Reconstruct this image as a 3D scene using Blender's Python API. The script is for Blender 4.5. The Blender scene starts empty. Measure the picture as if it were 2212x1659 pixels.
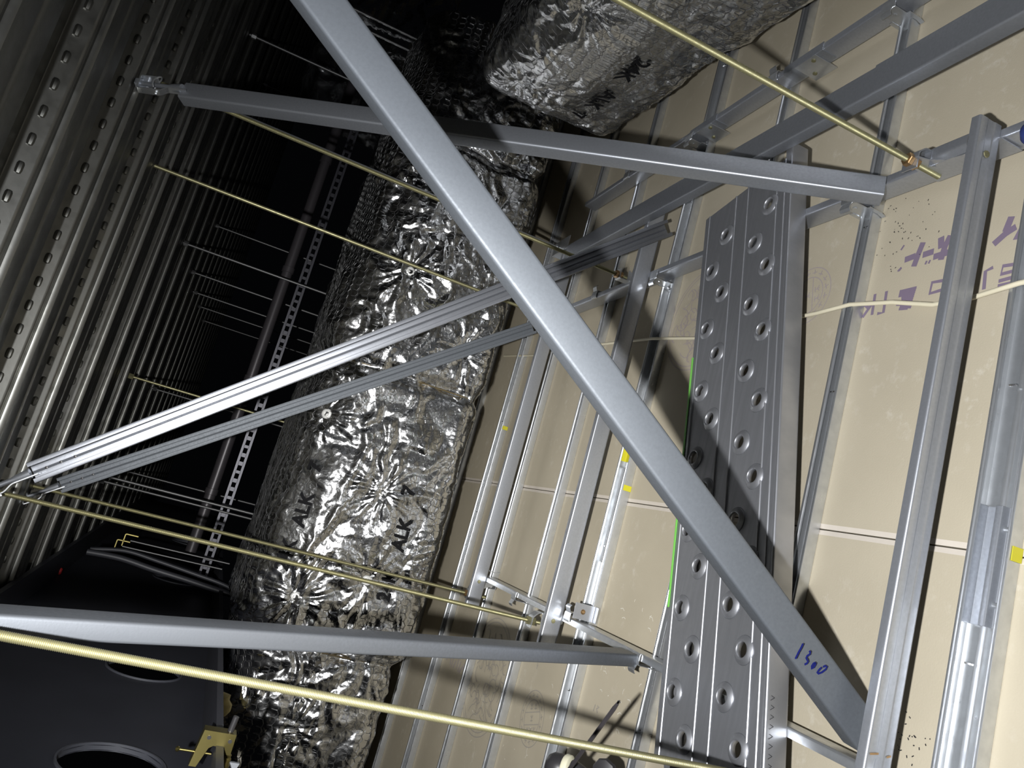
import bpy, bmesh, math, random
import numpy as np
from mathutils import Vector, Matrix, Euler
from mathutils.geometry import delaunay_2d_cdt

random.seed(7)
rng = np.random.default_rng(7)
SC = bpy.context.scene
COL = SC.collection

# ------------------------------------------------------------------ camera
# metres; z = 0 is the upper face of the ceiling boards, the lens is H above it
H = 0.82
FPX, CX, CY = 1650.0, 1106.0, 829.5
_X = np.array([.2672, -.9472, .1774]); _X /= np.linalg.norm(_X)
_Y = np.array([-.3536, .0748, .9324]); _Y -= _X * (_X @ _Y); _Y /= np.linalg.norm(_Y)
_Z = np.cross(_X, _Y)
RC = np.stack([_X, _Y, _Z], 1)          # world (relative to lens) -> right, down, forward
cam = bpy.data.cameras.new('camera')
cam.sensor_fit = 'HORIZONTAL'; cam.sensor_width = 36.0; cam.lens = 36.0 * FPX / 2212.0
cam.clip_start = 0.02; cam.clip_end = 60
cam_o = bpy.data.objects.new('camera', cam); COL.objects.link(cam_o)
M = Matrix.Identity(4)
for i in range(3):
    M[i][0] = RC[0, i]; M[i][1] = -RC[1, i]; M[i][2] = -RC[2, i]
M[2][3] = H
cam_o.matrix_world = M
SC.camera = cam_o

def at(px, py, ax, val):
    """point seen at photo position (px, py) on the plane axis = val (relative to the lens)"""
    d = RC.T @ np.array([(px - CX) / FPX, (py - CY) / FPX, 1.0])
    return d * (val / d[ax])

# ------------------------------------------------------------------ world, torch, exposure
W = bpy.data.worlds.new('world'); SC.world = W; W.use_nodes = True
W.node_tree.nodes['Background'].inputs[0].default_value = (0.012, 0.013, 0.016, 1)
W.node_tree.nodes['Background'].inputs[1].default_value = 0.08
LP = Vector((-.07, .02, H + .115))      # hand torch beside the lens
def torch(name, power, size, blend, aim, col, radius):
    l = bpy.data.lights.new(name, 'SPOT'); l.energy = power; l.spot_size = math.radians(size)
    l.spot_blend = blend; l.color = col; l.shadow_soft_size = radius
    o = bpy.data.objects.new(name, l); COL.objects.link(o); o.location = LP
    o.rotation_euler = (Vector(aim) - LP).to_track_quat('-Z', 'Y').to_euler()
    return o
torch('torch_hotspot', 128, 60, 1.0, (-.04, 2.1, H - .46), (1.0, .98, .94), .012)
torch('torch_spill', 90, 142, 1.0, (.10, 1.15, H - .60), (.97, .98, 1.0), .012)
SC.view_settings.view_transform = 'Standard'
SC.view_settings.look = 'None'
SC.view_settings.gamma = 1.0
SC.view_settings.use_curve_mapping = False
SC.view_settings.exposure = 0.0
try:
    SC.cycles.use_denoising = True
    SC.cycles.max_bounces = 3; SC.cycles.glossy_bounces = 3; SC.cycles.diffuse_bounces = 2
    SC.cycles.transmission_bounces = 0; SC.cycles.volume_bounces = 0; SC.cycles.transparent_max_bounces = 2
    SC.cycles.caustics_reflective = True; SC.cycles.adaptive_threshold = .06
    SC.cycles.sample_clamp_indirect = 6.0
except Exception:
    pass

# ------------------------------------------------------------------ materials
MATS = {}
def mat(name, col, metal=0.0, rough=.5, var=0.0, vscale=20.0, bump=0.0, bscale=60.0, col2=None, rvar=0.0,
        stretch=None, spec=.5, detail=4.0, kind='noise'):
    m = bpy.data.materials.new(name); m.use_nodes = True
    nt = m.node_tree; b = nt.nodes['Principled BSDF']
    b.inputs['Base Color'].default_value = (*col, 1); b.inputs['Metallic'].default_value = metal
    b.inputs['Roughness'].default_value = rough; b.inputs['Specular IOR Level'].default_value = spec
    tc = nt.nodes.new('ShaderNodeTexCoord'); mp = nt.nodes.new('ShaderNodeMapping')
    geo = nt.nodes.new('ShaderNodeNewGeometry')
    nt.links.new(geo.outputs['Position'], mp.inputs['Vector'])
    if stretch: mp.inputs['Scale'].default_value = stretch
    if var or rvar or col2:
        if kind == 'noise':
            n = nt.nodes.new('ShaderNodeTexNoise'); n.inputs['Scale'].default_value = vscale
            n.inputs['Detail'].default_value = detail; fac = n.outputs['Fac']
        else:
            n = nt.nodes.new('ShaderNodeTexVoronoi'); n.inputs['Scale'].default_value = vscale
            sep = nt.nodes.new('ShaderNodeSeparateColor'); nt.links.new(n.outputs['Color'], sep.inputs[0]); fac = sep.outputs[0]
        nt.links.new(mp.outputs[0], n.inputs['Vector'])
        r = nt.nodes.new('ShaderNodeMapRange'); nt.links.new(fac, r.inputs[0])
        r.inputs[1].default_value = .3; r.inputs[2].default_value = .7
        mx = nt.nodes.new('ShaderNodeMix'); mx.data_type = 'RGBA'
        c2 = col2 or tuple(max(0, c * (1 - var)) for c in col)
        mx.inputs[6].default_value = (*col, 1); mx.inputs[7].default_value = (*c2, 1)
        nt.links.new(r.outputs[0], mx.inputs[0]); nt.links.new(mx.outputs[2], b.inputs['Base Color'])
        if rvar:
            r2 = nt.nodes.new('ShaderNodeMapRange'); nt.links.new(fac, r2.inputs[0])
            r2.inputs[1].default_value = .3; r2.inputs[2].default_value = .7
            r2.inputs[3].default_value = rough; r2.inputs[4].default_value = rough + rvar
            nt.links.new(r2.outputs[0], b.inputs['Roughness'])
    if bump:
        n2 = nt.nodes.new('ShaderNodeTexNoise'); n2.inputs['Scale'].default_value = bscale; n2.inputs['Detail'].default_value = 3
        nt.links.new(mp.outputs[0], n2.inputs['Vector'])
        bp = nt.nodes.new('ShaderNodeBump'); bp.inputs['Strength'].default_value = bump; bp.inputs['Distance'].default_value = .002
        nt.links.new(n2.outputs['Fac'], bp.inputs['Height']); nt.links.new(bp.outputs[0], b.inputs['Normal'])
    MATS[name] = m
    return m

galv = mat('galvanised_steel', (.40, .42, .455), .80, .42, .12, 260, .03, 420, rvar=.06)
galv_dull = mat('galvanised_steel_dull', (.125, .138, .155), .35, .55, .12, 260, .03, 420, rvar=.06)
strapm = mat('channel_zinc', (.46, .48, .52), .76, .35, .10, 240, .03, 400, rvar=.05)
zinc = mat('bright_zinc', (.66, .68, .70), .85, .27, .15, 60, .02, 200, rvar=.12)
deckm = mat('deck_steel', (.23, .23, .215), 1.0, .33, .25, 35, .04, 90, rvar=.12)
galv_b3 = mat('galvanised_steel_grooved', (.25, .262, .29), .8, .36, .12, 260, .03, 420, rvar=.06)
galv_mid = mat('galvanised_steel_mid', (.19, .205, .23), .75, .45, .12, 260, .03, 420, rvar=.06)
alu = mat('aluminium_plank', (.50, .51, .54), .80, .36, .25, 14, .04, 120, rvar=.14, stretch=(.35, 6, 1))
paper = mat('board_paper', (.51, .455, .345), 0, .75, .10, 5, .12, 400, col2=(.45, .40, .30), spec=.25, detail=8)
def add_dust(m):
    nt = m.node_tree; b = nt.nodes['Principled BSDF']; src = b.inputs['Base Color'].links[0].from_socket
    geo = nt.nodes.new('ShaderNodeNewGeometry'); n = nt.nodes.new('ShaderNodeTexNoise')
    n.inputs['Scale'].default_value = 34; n.inputs['Detail'].default_value = 9; n.inputs['Roughness'].default_value = .72
    nt.links.new(geo.outputs['Position'], n.inputs['Vector'])
    n3 = nt.nodes.new('ShaderNodeTexNoise'); n3.inputs['Scale'].default_value = 4.5; nt.links.new(geo.outputs['Position'], n3.inputs['Vector'])
    mul = nt.nodes.new('ShaderNodeMath'); mul.operation = 'MULTIPLY'
    r = nt.nodes.new('ShaderNodeMapRange'); r.inputs[1].default_value = .54; r.inputs[2].default_value = .70
    r3 = nt.nodes.new('ShaderNodeMapRange'); r3.inputs[1].default_value = .46; r3.inputs[2].default_value = .62; r3.inputs[4].default_value = .75
    nt.links.new(n.outputs['Fac'], r.inputs[0]); nt.links.new(n3.outputs['Fac'], r3.inputs[0])
    nt.links.new(r.outputs[0], mul.inputs[0]); nt.links.new(r3.outputs[0], mul.inputs[1])
    mx = nt.nodes.new('ShaderNodeMix'); mx.data_type = 'RGBA'; mx.inputs[7].default_value = (.63, .59, .50, 1)
    nt.links.new(mul.outputs[0], mx.inputs[0]); nt.links.new(src, mx.inputs[6]); nt.links.new(mx.outputs[2], b.inputs['Base Color'])
add_dust(paper)
paper_edge = mat('board_edge_paper', (.66, .60, .52), 0, .7, .05, 40, spec=.25)
gold = mat('yellow_chromate', (.34, .32, .18), .80, .40, .18, 160, 0, 0, rvar=.12)
copper = mat('chromate_nut', (.52, .33, .16), .85, .32, .2, 120)
darkbeam = mat('dark_primer', (.030, .032, .043), 0, .55, .2, 9, .05, 80)
rim_m = mat('sleeve_primer', (.05, .053, .065), .0, .6)
blackp = mat('black_pipe', (.06, .055, .06), .3, .38)
strutm = mat('strut_steel', (.07, .07, .082), .5, .4)
oldgold = mat('old_chromate', (.26, .22, .08), .95, .3)
farsteel = mat('far_rod_steel', (.13, .13, .13), .6, .4)
cablem = mat('cream_cable', (.76, .70, .52), 0, .45)
greyc = mat('grey_cable', (.03, .031, .037), 0, .5)
green = mat('green_tape', (.20, .62, .10), 0, .5)
yellow = mat('yellow_tape', (.52, .48, .02), 0, .5)
purple = mat('purple_ink', (.215, .17, .235), 0, .8, spec=.2)
purple2 = mat('purple_ink_faint', (.40, .345, .345), 0, .8, spec=.2)
greyink = mat('grey_ink', (.36, .33, .285), 0, .8, spec=.2)
chalk = mat('white_scuff', (.68, .65, .57), 0, .9, spec=.2)
blue = mat('blue_marker', (.008, .012, .11), 0, .9, spec=.1)
black = mat('black_print', (.010, .010, .011), 0, .85, spec=.1)
wool = mat('mineral_wool', (.40, .33, .14), 0, .9, .3, 60, .5, 200)
plastic = mat('black_plastic', (.025, .024, .026), 0, .4)
cream = mat('cream_plastic', (.62, .60, .45), 0, .4)
pinm = mat('pin_washer', (.72, .72, .70), .3, .4)
chrome = mat('chrome', (.75, .74, .74), 1, .12)
redp = mat('red_plastic', (.45, .03, .03), 0, .4)
wirem = mat('netting_wire', (.14, .14, .14), .7, .4)
browntape = mat('brown_tape', (.13, .10, .05), .2, .35)
underlay = mat('under_layer', (.16, .14, .11), 0, .9)

def foil_material(name, rough, bump):
    m = bpy.data.materials.new(name); m.use_nodes = True
    nt = m.node_tree; b = nt.nodes['Principled BSDF']
    b.inputs['Base Color'].default_value = (.86, .87, .885, 1); b.inputs['Metallic'].default_value = 1
    b.inputs['Roughness'].default_value = rough
    geo = nt.nodes.new('ShaderNodeNewGeometry')
    v = nt.nodes.new('ShaderNodeTexVoronoi'); v.feature = 'F1'; v.inputs['Scale'].default_value = 75
    n0 = nt.nodes.new('ShaderNodeTexNoise'); n0.inputs['Scale'].default_value = 26; n0.inputs['Detail'].default_value = 2
    add = nt.nodes.new('ShaderNodeVectorMath'); add.operation = 'MULTIPLY_ADD'
    add.inputs[1].default_value = (.03, .03, .03)
    nt.links.new(geo.outputs['Position'], n0.inputs['Vector'])
    nt.links.new(n0.outputs['Color'], add.inputs[0]); nt.links.new(geo.outputs['Position'], add.inputs[2])
    nt.links.new(add.outputs[0], v.inputs['Vector'])
    n2 = nt.nodes.new('ShaderNodeTexNoise'); n2.inputs['Scale'].default_value = 160; n2.inputs['Detail'].default_value = 2
    nt.links.new(geo.outputs['Position'], n2.inputs['Vector'])
    s = nt.nodes.new('ShaderNodeMath'); s.operation = 'MULTIPLY_ADD'; s.inputs[1].default_value = .35
    nt.links.new(n2.outputs['Fac'], s.inputs[0]); nt.links.new(v.outputs['Distance'], s.inputs[2])
    bp = nt.nodes.new('ShaderNodeBump'); bp.inputs['Strength'].default_value = bump; bp.inputs['Distance'].default_value = .003
    nt.links.new(s.outputs[0], bp.inputs['Height']); nt.links.new(bp.outputs[0], b.inputs['Normal'])
    return m
foil = foil_material('aluminium_foil', .17, .26)
foil2 = foil_material('satin_aluminium_foil', .24, .42)

# ------------------------------------------------------------------ mesh helpers
def V(*a): return np.array(a, float)
def unit(v):
    v = np.asarray(v, float); return v / np.linalg.norm(v)

def fillet(pts, r, n=3):
    pts = [V(*p) for p in pts]
    if r <= 0 or len(pts) < 3: return pts
    out = [pts[0]]
    for i in range(1, len(pts) - 1):
        a, b, c = pts[i - 1], pts[i], pts[i + 1]
        d1, d2 = unit(a - b), unit(c - b)
        k = min(r, .45 * np.linalg.norm(a - b), .45 * np.linalg.norm(c - b))
        p, q = b + d1 * k, b + d2 * k
        for j in range(n + 1):
            t = j / n
            out.append((1 - t) ** 2 * p + 2 * t * (1 - t) * b + t * t * q)
    out.append(pts[-1])
    return out

def offset2(pts, d):
    out = []
    n = len(pts)
    for i in range(n):
        ns = []
        if i > 0:
            e = unit(pts[i] - pts[i - 1]); ns.append(V(-e[1], e[0]))
        if i < n - 1:
            e = unit(pts[i + 1] - pts[i]); ns.append(V(-e[1], e[0]))
        m = sum(ns); m = m / np.linalg.norm(m)
        k = 1.0 / max(.35, m @ ns[0])
        out.append(pts[i] + m * d * k)
    return out

class MB:
    def __init__(s): s.v, s.f = [], []
    def add(s, vs, fs):
        k = len(s.v); s.v += [tuple(map(float, p)) for p in vs]; s.f += [tuple(i + k for i in f) for f in fs]; return s
    def box(s, c, d, R=None):
        c = V(*c); h = V(*d) / 2
        pts = [V(x, y, z) * h for z in (-1, 1) for y in (-1, 1) for x in (-1, 1)]
        if R is not None: pts = [R @ p for p in pts]
        return s.add([c + p for p in pts], [(0, 2, 3, 1), (4, 5, 7, 6), (0, 1, 5, 4), (2, 6, 7, 3), (0, 4, 6, 2), (1, 3, 7, 5)])
    def sheet(s, P0, P1, U, Vv, pts, t=.0014, r=.003, n=3):
        """bent sheet: centreline pts (u, v) with thickness t, run from P0 to P1"""
        P0, P1, U, Vv = map(lambda q: np.asarray(q, float), (P0, P1, U, Vv))
        c = fillet(pts, r, n)
        A, B = offset2(c, t / 2), offset2(c, -t / 2)
        n = len(c)
        vs = []
        for P in (P0, P1):
            for q in A + B: vs.append(P + U * q[0] + Vv * q[1])
        fs = []
        a0, b0, a1, b1 = 0, n, 2 * n, 3 * n
        for i in range(n - 1):
            fs += [(a0 + i, a1 + i, a1 + i + 1, a0 + i + 1), (b0 + i, b0 + i + 1, b1 + i + 1, b1 + i),
                   (a0 + i, a0 + i + 1, b0 + i + 1, b0 + i), (a1 + i, b1 + i, b1 + i + 1, a1 + i + 1)]
        fs += [(a0, b0, b1, a1), (a0 + n - 1, a1 + n - 1, b1 + n - 1, b0 + n - 1)]
        return s.add(vs, fs)
    def tube(s, path, r, n=10, cap=True):
        path = [V(*p) for p in path]; m = len(path)
        rs = r if hasattr(r, '__len__') else [r] * m
        t0 = unit(path[1] - path[0]); up = V(0, 0, 1) if abs(t0[2]) < .9 else V(1, 0, 0)
        vs, fs = [], []
        for i in range(m):
            t = unit(path[min(i + 1, m - 1)] - path[max(i - 1, 0)])
            a = unit(np.cross(up, t)); b = np.cross(t, a); up = b
            for k in range(n):
                th = 2 * math.pi * k / n
                vs.append(path[i] + (a * math.cos(th) + b * math.sin(th)) * rs[i])
        for i in range(m - 1):
            for k in range(n):
                k2 = (k + 1) % n
                fs.append((i * n + k, i * n + k2, (i + 1) * n + k2, (i + 1) * n + k))
        if cap:
            fs.append(tuple(reversed(range(n)))); fs.append(tuple((m - 1) * n + k for k in range(n)))
        return s.add(vs, fs)
    def lathe(s, P, axis, prof, n=16, closed=False):
        """prof: (radius, height) pairs about axis at P"""
        P = V(*P); t = unit(axis); up = V(0, 0, 1) if abs(t[2]) < .9 else V(1, 0, 0)
        a = unit(np.cross(up, t)); b = np.cross(t, a)
        vs, fs = [], []
        for (r, h) in prof:
            for k in range(n):
                th = 2 * math.pi * k / n
                vs.append(P + t * h + (a * math.cos(th) + b * math.sin(th)) * r)
        m = len(prof)
        for i in range(m - 1 + (1 if closed else 0)):
            j = (i + 1) % m
            for k in range(n):
                k2 = (k + 1) % n
                fs.append((i * n + k, i * n + k2, j * n + k2, j * n + k))
        if not closed:
            fs.append(tuple(reversed(range(n)))); fs.append(tuple((m - 1) * n + k for k in range(n)))
        return s.add(vs, fs)
    def prism(s, poly, P, U, Vv, N, t):
        """flat polygon (u, v) with thickness t along N"""
        P, U, Vv, N = map(lambda q: np.asarray(q, float), (P, U, Vv, N))
        n = len(poly)
        vs = [P + U * a + Vv * b for a, b in poly] + [P + U * a + Vv * b + N * t for a, b in poly]
        fs = [tuple(reversed(range(n))), tuple(range(n, 2 * n))] + [(i, (i + 1) % n, n + (i + 1) % n, n + i) for i in range(n)]
        return s.add(vs, fs)
    def strokes(s, lines, w, N, t=.0005):
        """flat ribbons following 3-d polylines that lie on a face with normal N"""
        N = unit(N)
        for kk, ln in enumerate(lines):
            p = [V(*q) for q in ln]; L, Rr = [], []; t = t + 2.5e-5
            for i in range(len(p)):
                e = unit(p[min(i + 1, len(p) - 1)] - p[max(i - 1, 0)]); sd = unit(np.cross(N, e)) * w / 2
                L.append(p[i] + sd + N * t); Rr.append(p[i] - sd + N * t)
            n = len(p)
            s.add(L + Rr, [(n + i, n + i + 1, i + 1, i) for i in range(n - 1)])
        return s
    def build(s, name, m, parent=None, smooth=None, shift=True, centre=True):
        me = bpy.data.meshes.new(name)
        a = np.array(s.v, float).reshape(-1, 3)
        if shift: a = a + V(0, 0, H)
        c = (a.min(0) + a.max(0)) / 2 if centre else V(0, 0, 0)
        me.from_pydata([tuple(q) for q in (a - c)], [], s.f); me.update()
        return link(name, me, m, c, parent, smooth)

def wloc(o):
    p = Vector((0, 0, 0))
    while o is not None:
        p += o.location; o = o.parent
    return p

def link(name, me, m, loc, parent=None, smooth=None):
    if m is not None and not me.materials: me.materials.append(m)
    if smooth is not None:
        me.shade_smooth()
        if smooth < 179: me.set_sharp_from_angle(angle=math.radians(smooth))
    o = bpy.data.objects.new(name, me); COL.objects.link(o)
    if parent is not None:
        o.parent = parent; o.location = Vector(loc) - wloc(parent)
    else: o.location = Vector(loc)
    return o

def tag(o, label=None, cat=None, group=None, kind=None):
    if label: o['label'] = label
    if cat: o['category'] = cat
    if group: o['group'] = group
    if kind: o['kind'] = kind
    return o

def thing(name, label, cat, loc, group=None, kind=None):
    o = bpy.data.objects.new(name, None); COL.objects.link(o)
    o.empty_display_size = .03
    o.location = Vector((loc[0], loc[1], loc[2] + H))
    return tag(o, label, cat, group, kind)

EX, EY, EZ = V(1, 0, 0), V(0, 1, 0), V(0, 0, 1)

# ================================================================== SETTING
# ---- ceiling boards (the floor of the void)
ZB = -H
m_ = MB(); m_.box((1.0, 1.9, ZB - .0300), (5.6, 4.9, .032))
floor = m_.build('floor', underlay)
tag(floor, 'back of the gypsum board ceiling, lit beige paper at the right', kind='structure')
ybounds = [-.27, .62, 1.51, 2.40, 3.29, 4.18]
xbounds = [-1.70, .1175, 1.94, 3.70]
for i in range(3):
    for j in range(5):
        x0, x1, y0, y1 = xbounds[i] + .001, xbounds[i + 1] - .001, ybounds[j] + .0008, ybounds[j + 1] - .0008
        b = .007
        vs = []
        for (a, z) in ((0, ZB - .0125), (0, ZB - .0016), (b, ZB)):
            vs += [(x0 + a, y0 + a * .5, z), (x1 - a, y0 + a * .5, z), (x1 - a, y1 - a * .5, z), (x0 + a, y1 - a * .5, z)]
        fs = [(8, 9, 10, 11)]
        for k in range(2):
            for q in range(4):
                fs.append((k * 4 + q, k * 4 + (q + 1) % 4, k * 4 + 4 + (q + 1) % 4, k * 4 + 4 + q))
        g = MB().add(vs, fs).build('gypsum_board', paper, floor)
        g.data.materials.append(paper_edge)
        for p in g.data.polygons:
            if p.index in (5, 6, 7, 8): p.material_index = 1

# ---- metal deck overhead
ZD, PITCH, DH = .36, .316, .05
XD0, XD1 = -.62, 4.2
def deck_sheet(y0):
    m = MB()
    pts = []
    for k in range(2):
        a = y0 + k * PITCH
        # web faces the viewer at a, low flange to a+.13, then up to the high flange
        pts += [(a - .112, ZD + DH), (a - .100, ZD + DH - .007), (a - .088, ZD + DH), (a - .016, ZD + DH), (a - .0055, ZD + .016), (a + .001, ZD + .013), (a - .002, ZD + .009),
                (a + .002, ZD), (a + .055, ZD), (a + .063, ZD + .006), (a + .071, ZD), (a + .120, ZD), (a + .136, ZD + DH)]
    m.sheet((XD0, 0, 0), (XD1, 0, 0), EY, EZ, pts, .0016, .003, 2)
    # pressed dowels along the top of each web
    for k in range(2):
        a = y0 + k * PITCH
        if a > 2.4: continue
        x = -.5 + (.02 if k else 0)
        while x < 2.6:
            m.lathe((x, a - .0115, ZD + .033), (1, 0, 0), [(.0005, -.010), (.0045, -.0085), (.0055, -.004), (.0055, .006), (.004, .0095), (.0005, .0105)], 8)
            x += .0462
    return m
ceiling = thing('ceiling', 'ribbed galvanised steel floor deck overhead at the left', None, (1.0, 2.0, ZD + .07), kind='structure')
y = 1.6 - PITCH * 6
while y < 7.6:
    deck_sheet(y).build('deck_sheet', deckm, ceiling, 30)
    y += 2 * PITCH
MB().box((1.8, 3.6, ZD + .13), (5.4, 8.8, .14)).build('concrete_slab', underlay, ceiling)

# ---- steel beam with round web openings
XB = -.55
ZBF = -.152
def web_with_holes():
    y0, y1, z0, z1 = .2, 6.6, ZBF + .012, ZD - .012
    cs = [(2.02, .0), (1.45, .0), (.9, .0), (3.3, .0), (4.5, 0)]
    vs = [Vector((y0, z0)), Vector((y1, z0)), Vector((y1, z1)), Vector((y0, z1))]
    es = [(0, 1), (1, 2), (2, 3), (3, 0)]
    for (cy, cz) in cs:
        k = len(vs); n = 40
        for q in range(n):
            th = 2 * math.pi * q / n
            vs.append(Vector((cy + .083 * math.cos(th), cz + .083 * math.sin(th))))
        es += [(k + q, k + (q + 1) % n) for q in range(n)]
    ov, oe, of, *_ = delaunay_2d_cdt(vs, es, [], 1, 1e-5)
    m = MB()
    keep = []
    for f in of:
        c = sum((ov[i] for i in f), Vector((0, 0))) / len(f)
        if all((c - Vector(q)).length > .08 for q in cs): keep.append(tuple(f))
    m.add([(XB + .004, p.x, p.y) for p in ov], keep)
    m.add([(XB - .004, p.x, p.y) for p in ov], [tuple(reversed(f)) for f in keep])
    return m, cs
wm, holes = web_with_holes()
beam = thing('trim_1', 'dark painted steel beam with round web openings at lower left', None, (XB, 2, ZBF), kind='structure')
wm.build('beam_web', darkbeam, beam)
MB().box((XB, 3.4, ZBF + .006), (.19, 6.4, .012)).build('lower_flange', darkbeam, beam)
MB().box((XB, 3.4, ZD - .006), (.19, 6.4, .012)).build('upper_flange', darkbeam, beam)
for (cy, cz) in holes:
    MB().lathe((XB, cy, cz), (1, 0, 0), [(.083, -.006), (.0865, -.006), (.0865, .008), (.083, .008)], 40, True).build('opening_sleeve', rim_m, beam, 40)

# ================================================================== CEILING GRID
# ---- furring bars (open-topped, curled lips), along X
def furring(yfar, w, x0, x1):
    h = .019; c = yfar - w / 2; a = w / 2
    pts = [(-a + .0055, h - .003), (-a + .0045, h), (-a, h), (-a, 0)]
    if w > .04: pts += [(-.006, 0), (-.004, .006), (.004, .006), (.006, 0)]
    pts += [(a, 0), (a, h), (a - .0045, h), (a - .0055, h - .003)]
    return MB().sheet((x0, c, ZB + .0008), (x1, c, ZB + .0008), EY, EZ, pts, .0009, .0012, 2)
FB = [(.645, .05, 'wide furring bar with a joint sleeve at the right edge, nearest of the row'),
      (.921, .025, 'narrow furring bar with dark groove between plank and strapped channel'),
      (1.212, .025, 'narrow furring bar that the perforated plank lies over'),
      (1.513, .05, 'wide furring bar carrying the yellow tape'),
      (1.806, .025, 'narrow furring bar behind the wide one with yellow tape'),
      (2.100, .025, 'narrow furring bar just in front of the long foil duct'),
      (2.400, .05, 'wide furring bar at the shadow edge of the foil duct'),
      (2.700, .025, 'narrow furring bar in the shadow under the foil duct'),
      (3.000, .025, 'narrow furring bar behind the foil duct')]
for (yf, w, lab) in FB:
    t = thing('furring_bar', lab, 'metal bar', (.3, yf - w / 2, ZB), 'furring bars on the ceiling boards')
    furring(yf, w, -1.5, 2.6).build('bar', zinc, t, 35)
    for k in range(9):
        x = -.9 + k * .303 + random.uniform(-.02, .02)
        MB().box((x, yf - w * .38, ZB + .0125), (.002, .008, .004)).build('board_screw_tip', chrome, t)
    if abs(yf - .645) < .001:
        # splice sleeve pushed into the bar
        sl = MB().sheet((.035, .62, ZB + .0025), (.17, .62, ZB + .0025), EY, EZ,
                        [(-.020, .014), (-.020, 0), (-.006, 0), (-.004, .009), (.004, .009), (.006, 0), (.020, 0), (.020, .014)], .001, .0015, 2)
        so = sl.build('splice_sleeve', galv, t, 35)
        for xx in (.06, .145):
            MB().lathe((xx, .612, ZB + .0045), (0, 1, 0), [(.001, -.012), (.003, -.010), (.003, .010), (.001, .012)], 8).build('sleeve_rib', zinc, so, 40)
    if abs(yf - 1.513) < .001:
        sl = MB().sheet((-.02, 1.488, ZB + .004), (.19, 1.488, ZB + .004), EY, EZ,
                        [(-.019, .013), (-.019, 0), (-.006, 0), (-.004, .009), (.004, .009), (.006, 0), (.019, 0), (.019, .013)], .001, .0015, 2)
        sl.build('splice_sleeve', zinc, t, 35)

# ---- carrier channels along Y (38 x 12)
def cchan(P0, P1, web_n, w, f, lip=0.0, t=.0013, r=.003, up=None, rib=0.0):
    """channel with its web outer face centred on P0-P1, web facing web_n, flanges running behind"""
    P0, P1 = V(*P0), V(*P1); a = unit(P1 - P0); n = V(*web_n); n = unit(n - a * (a @ n)); s = np.cross(a, n)
    h = w / 2
    web = [(-h, 0), (h, 0)]
    if rib: web = [(-h, 0), (-h * .35, 0), (-h * .28, -rib), (h * .28, -rib), (h * .35, 0), (h, 0)]
    pts = [(-h, -f)] + web + [(h, -f)]
    if lip: pts = [(-h + lip, -f)] + pts + [(h - lip, -f)]
    return MB().sheet(P0, P1, s, n, pts, t, r)
ZC0, ZC1 = ZB + .0195, ZB + .0575
zc = (ZC0 + ZC1) / 2
CARR = [(-.148, -1, (1, 0, 0), .45, 2.13, 'carrier channel with shiny clips at the bottom centre, left of the plank'),
        (.632, 1, (-1, 0, 0), .45, 1.98, 'carrier channel crossing under the perforated plank near its upper end'),
        (.985, 1, (-1, 0, 0), .3, 2.05, 'carrier channel with riveted joint plates under the near foil duct')]
CARRO = []
for (x, sd, n, y0, y1, lab) in CARR:
    t = thing('carrier_channel', lab, 'metal channel', (x, (y0 + y1) / 2, ZC0), 'carrier channels across the furring bars')
    cchan((x, y0, zc), (x, y1, zc), n, .038, .012, 0, .0013, .003).build('channel', zinc if x < 0 else strapm, t, 35)
    CARRO.append(t)

# bar clips: one mesh per side, copied
def clip_mesh(sd):
    m = MB()
    m.sheet((0, -.014, 0), (0, .014, 0), EX, EZ, [(-.016 * sd, -.034), (-.016 * sd, .0215), (-.002 * sd, .0225), (.004 * sd, .0215), (.004 * sd, .006)], .0012, .003)
    m.sheet((0, -.021, 0), (0, -.014, 0), EX, EZ, [(-.020 * sd, -.037), (-.017 * sd, -.028), (-.017 * sd, -.004)], .0012, .003)
    m.sheet((0, .014, 0), (0, .021, 0), EX, EZ, [(-.020 * sd, -.037), (-.017 * sd, -.028), (-.017 * sd, -.004)], .0012, .003)
    m.lathe((-.0168 * sd, 0, .006), (-sd, 0, 0), [(.0035, 0), (.003, .0012)], 8)
    m.sheet((0, -.010, 0), (0, .010, 0), EX, EZ, [(-.016 * sd, .0215), (-.026 * sd, .026), (-.031 * sd, .022)], .0012, .003)
    return m
clip_me = {}
for sd in (-1, 1):
    a = clip_mesh(sd); me = bpy.data.meshes.new('bar_clip'); me.from_pydata(a.v, [], a.f); me.update()
    me.materials.append(zinc); clip_me[sd] = me
CL = {-.148: 'bottom centre carrier', .632: 'carrier under the plank', .985: 'carrier below the near duct'}
BL = ['the nearest wide bar', 'the bar beside the plank', 'the bar under the plank', 'the yellow-taped bar', 'the bar behind that with tape',
      'the bar in front of the long duct', 'the bar at the duct shadow', 'the bar under the duct', 'the bar behind the duct']
for (x, sd, n, y0, y1, lab) in CARR:
    for kb, (yf, w, _) in enumerate(FB):
        yy = yf - w / 2
        if yy > y1 - .02 or (x == .632 and yy < .7): continue
        s2 = sd if int(yf * 10) % 2 else -sd
        o = link('bar_clip', clip_me[s2], None, (x + .004 * sd, yy, zc + H))
        tag(o, 'zinc clip on the %s at %s' % (CL[x], BL[kb]), 'clip', 'bar clips on the carriers')
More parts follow.
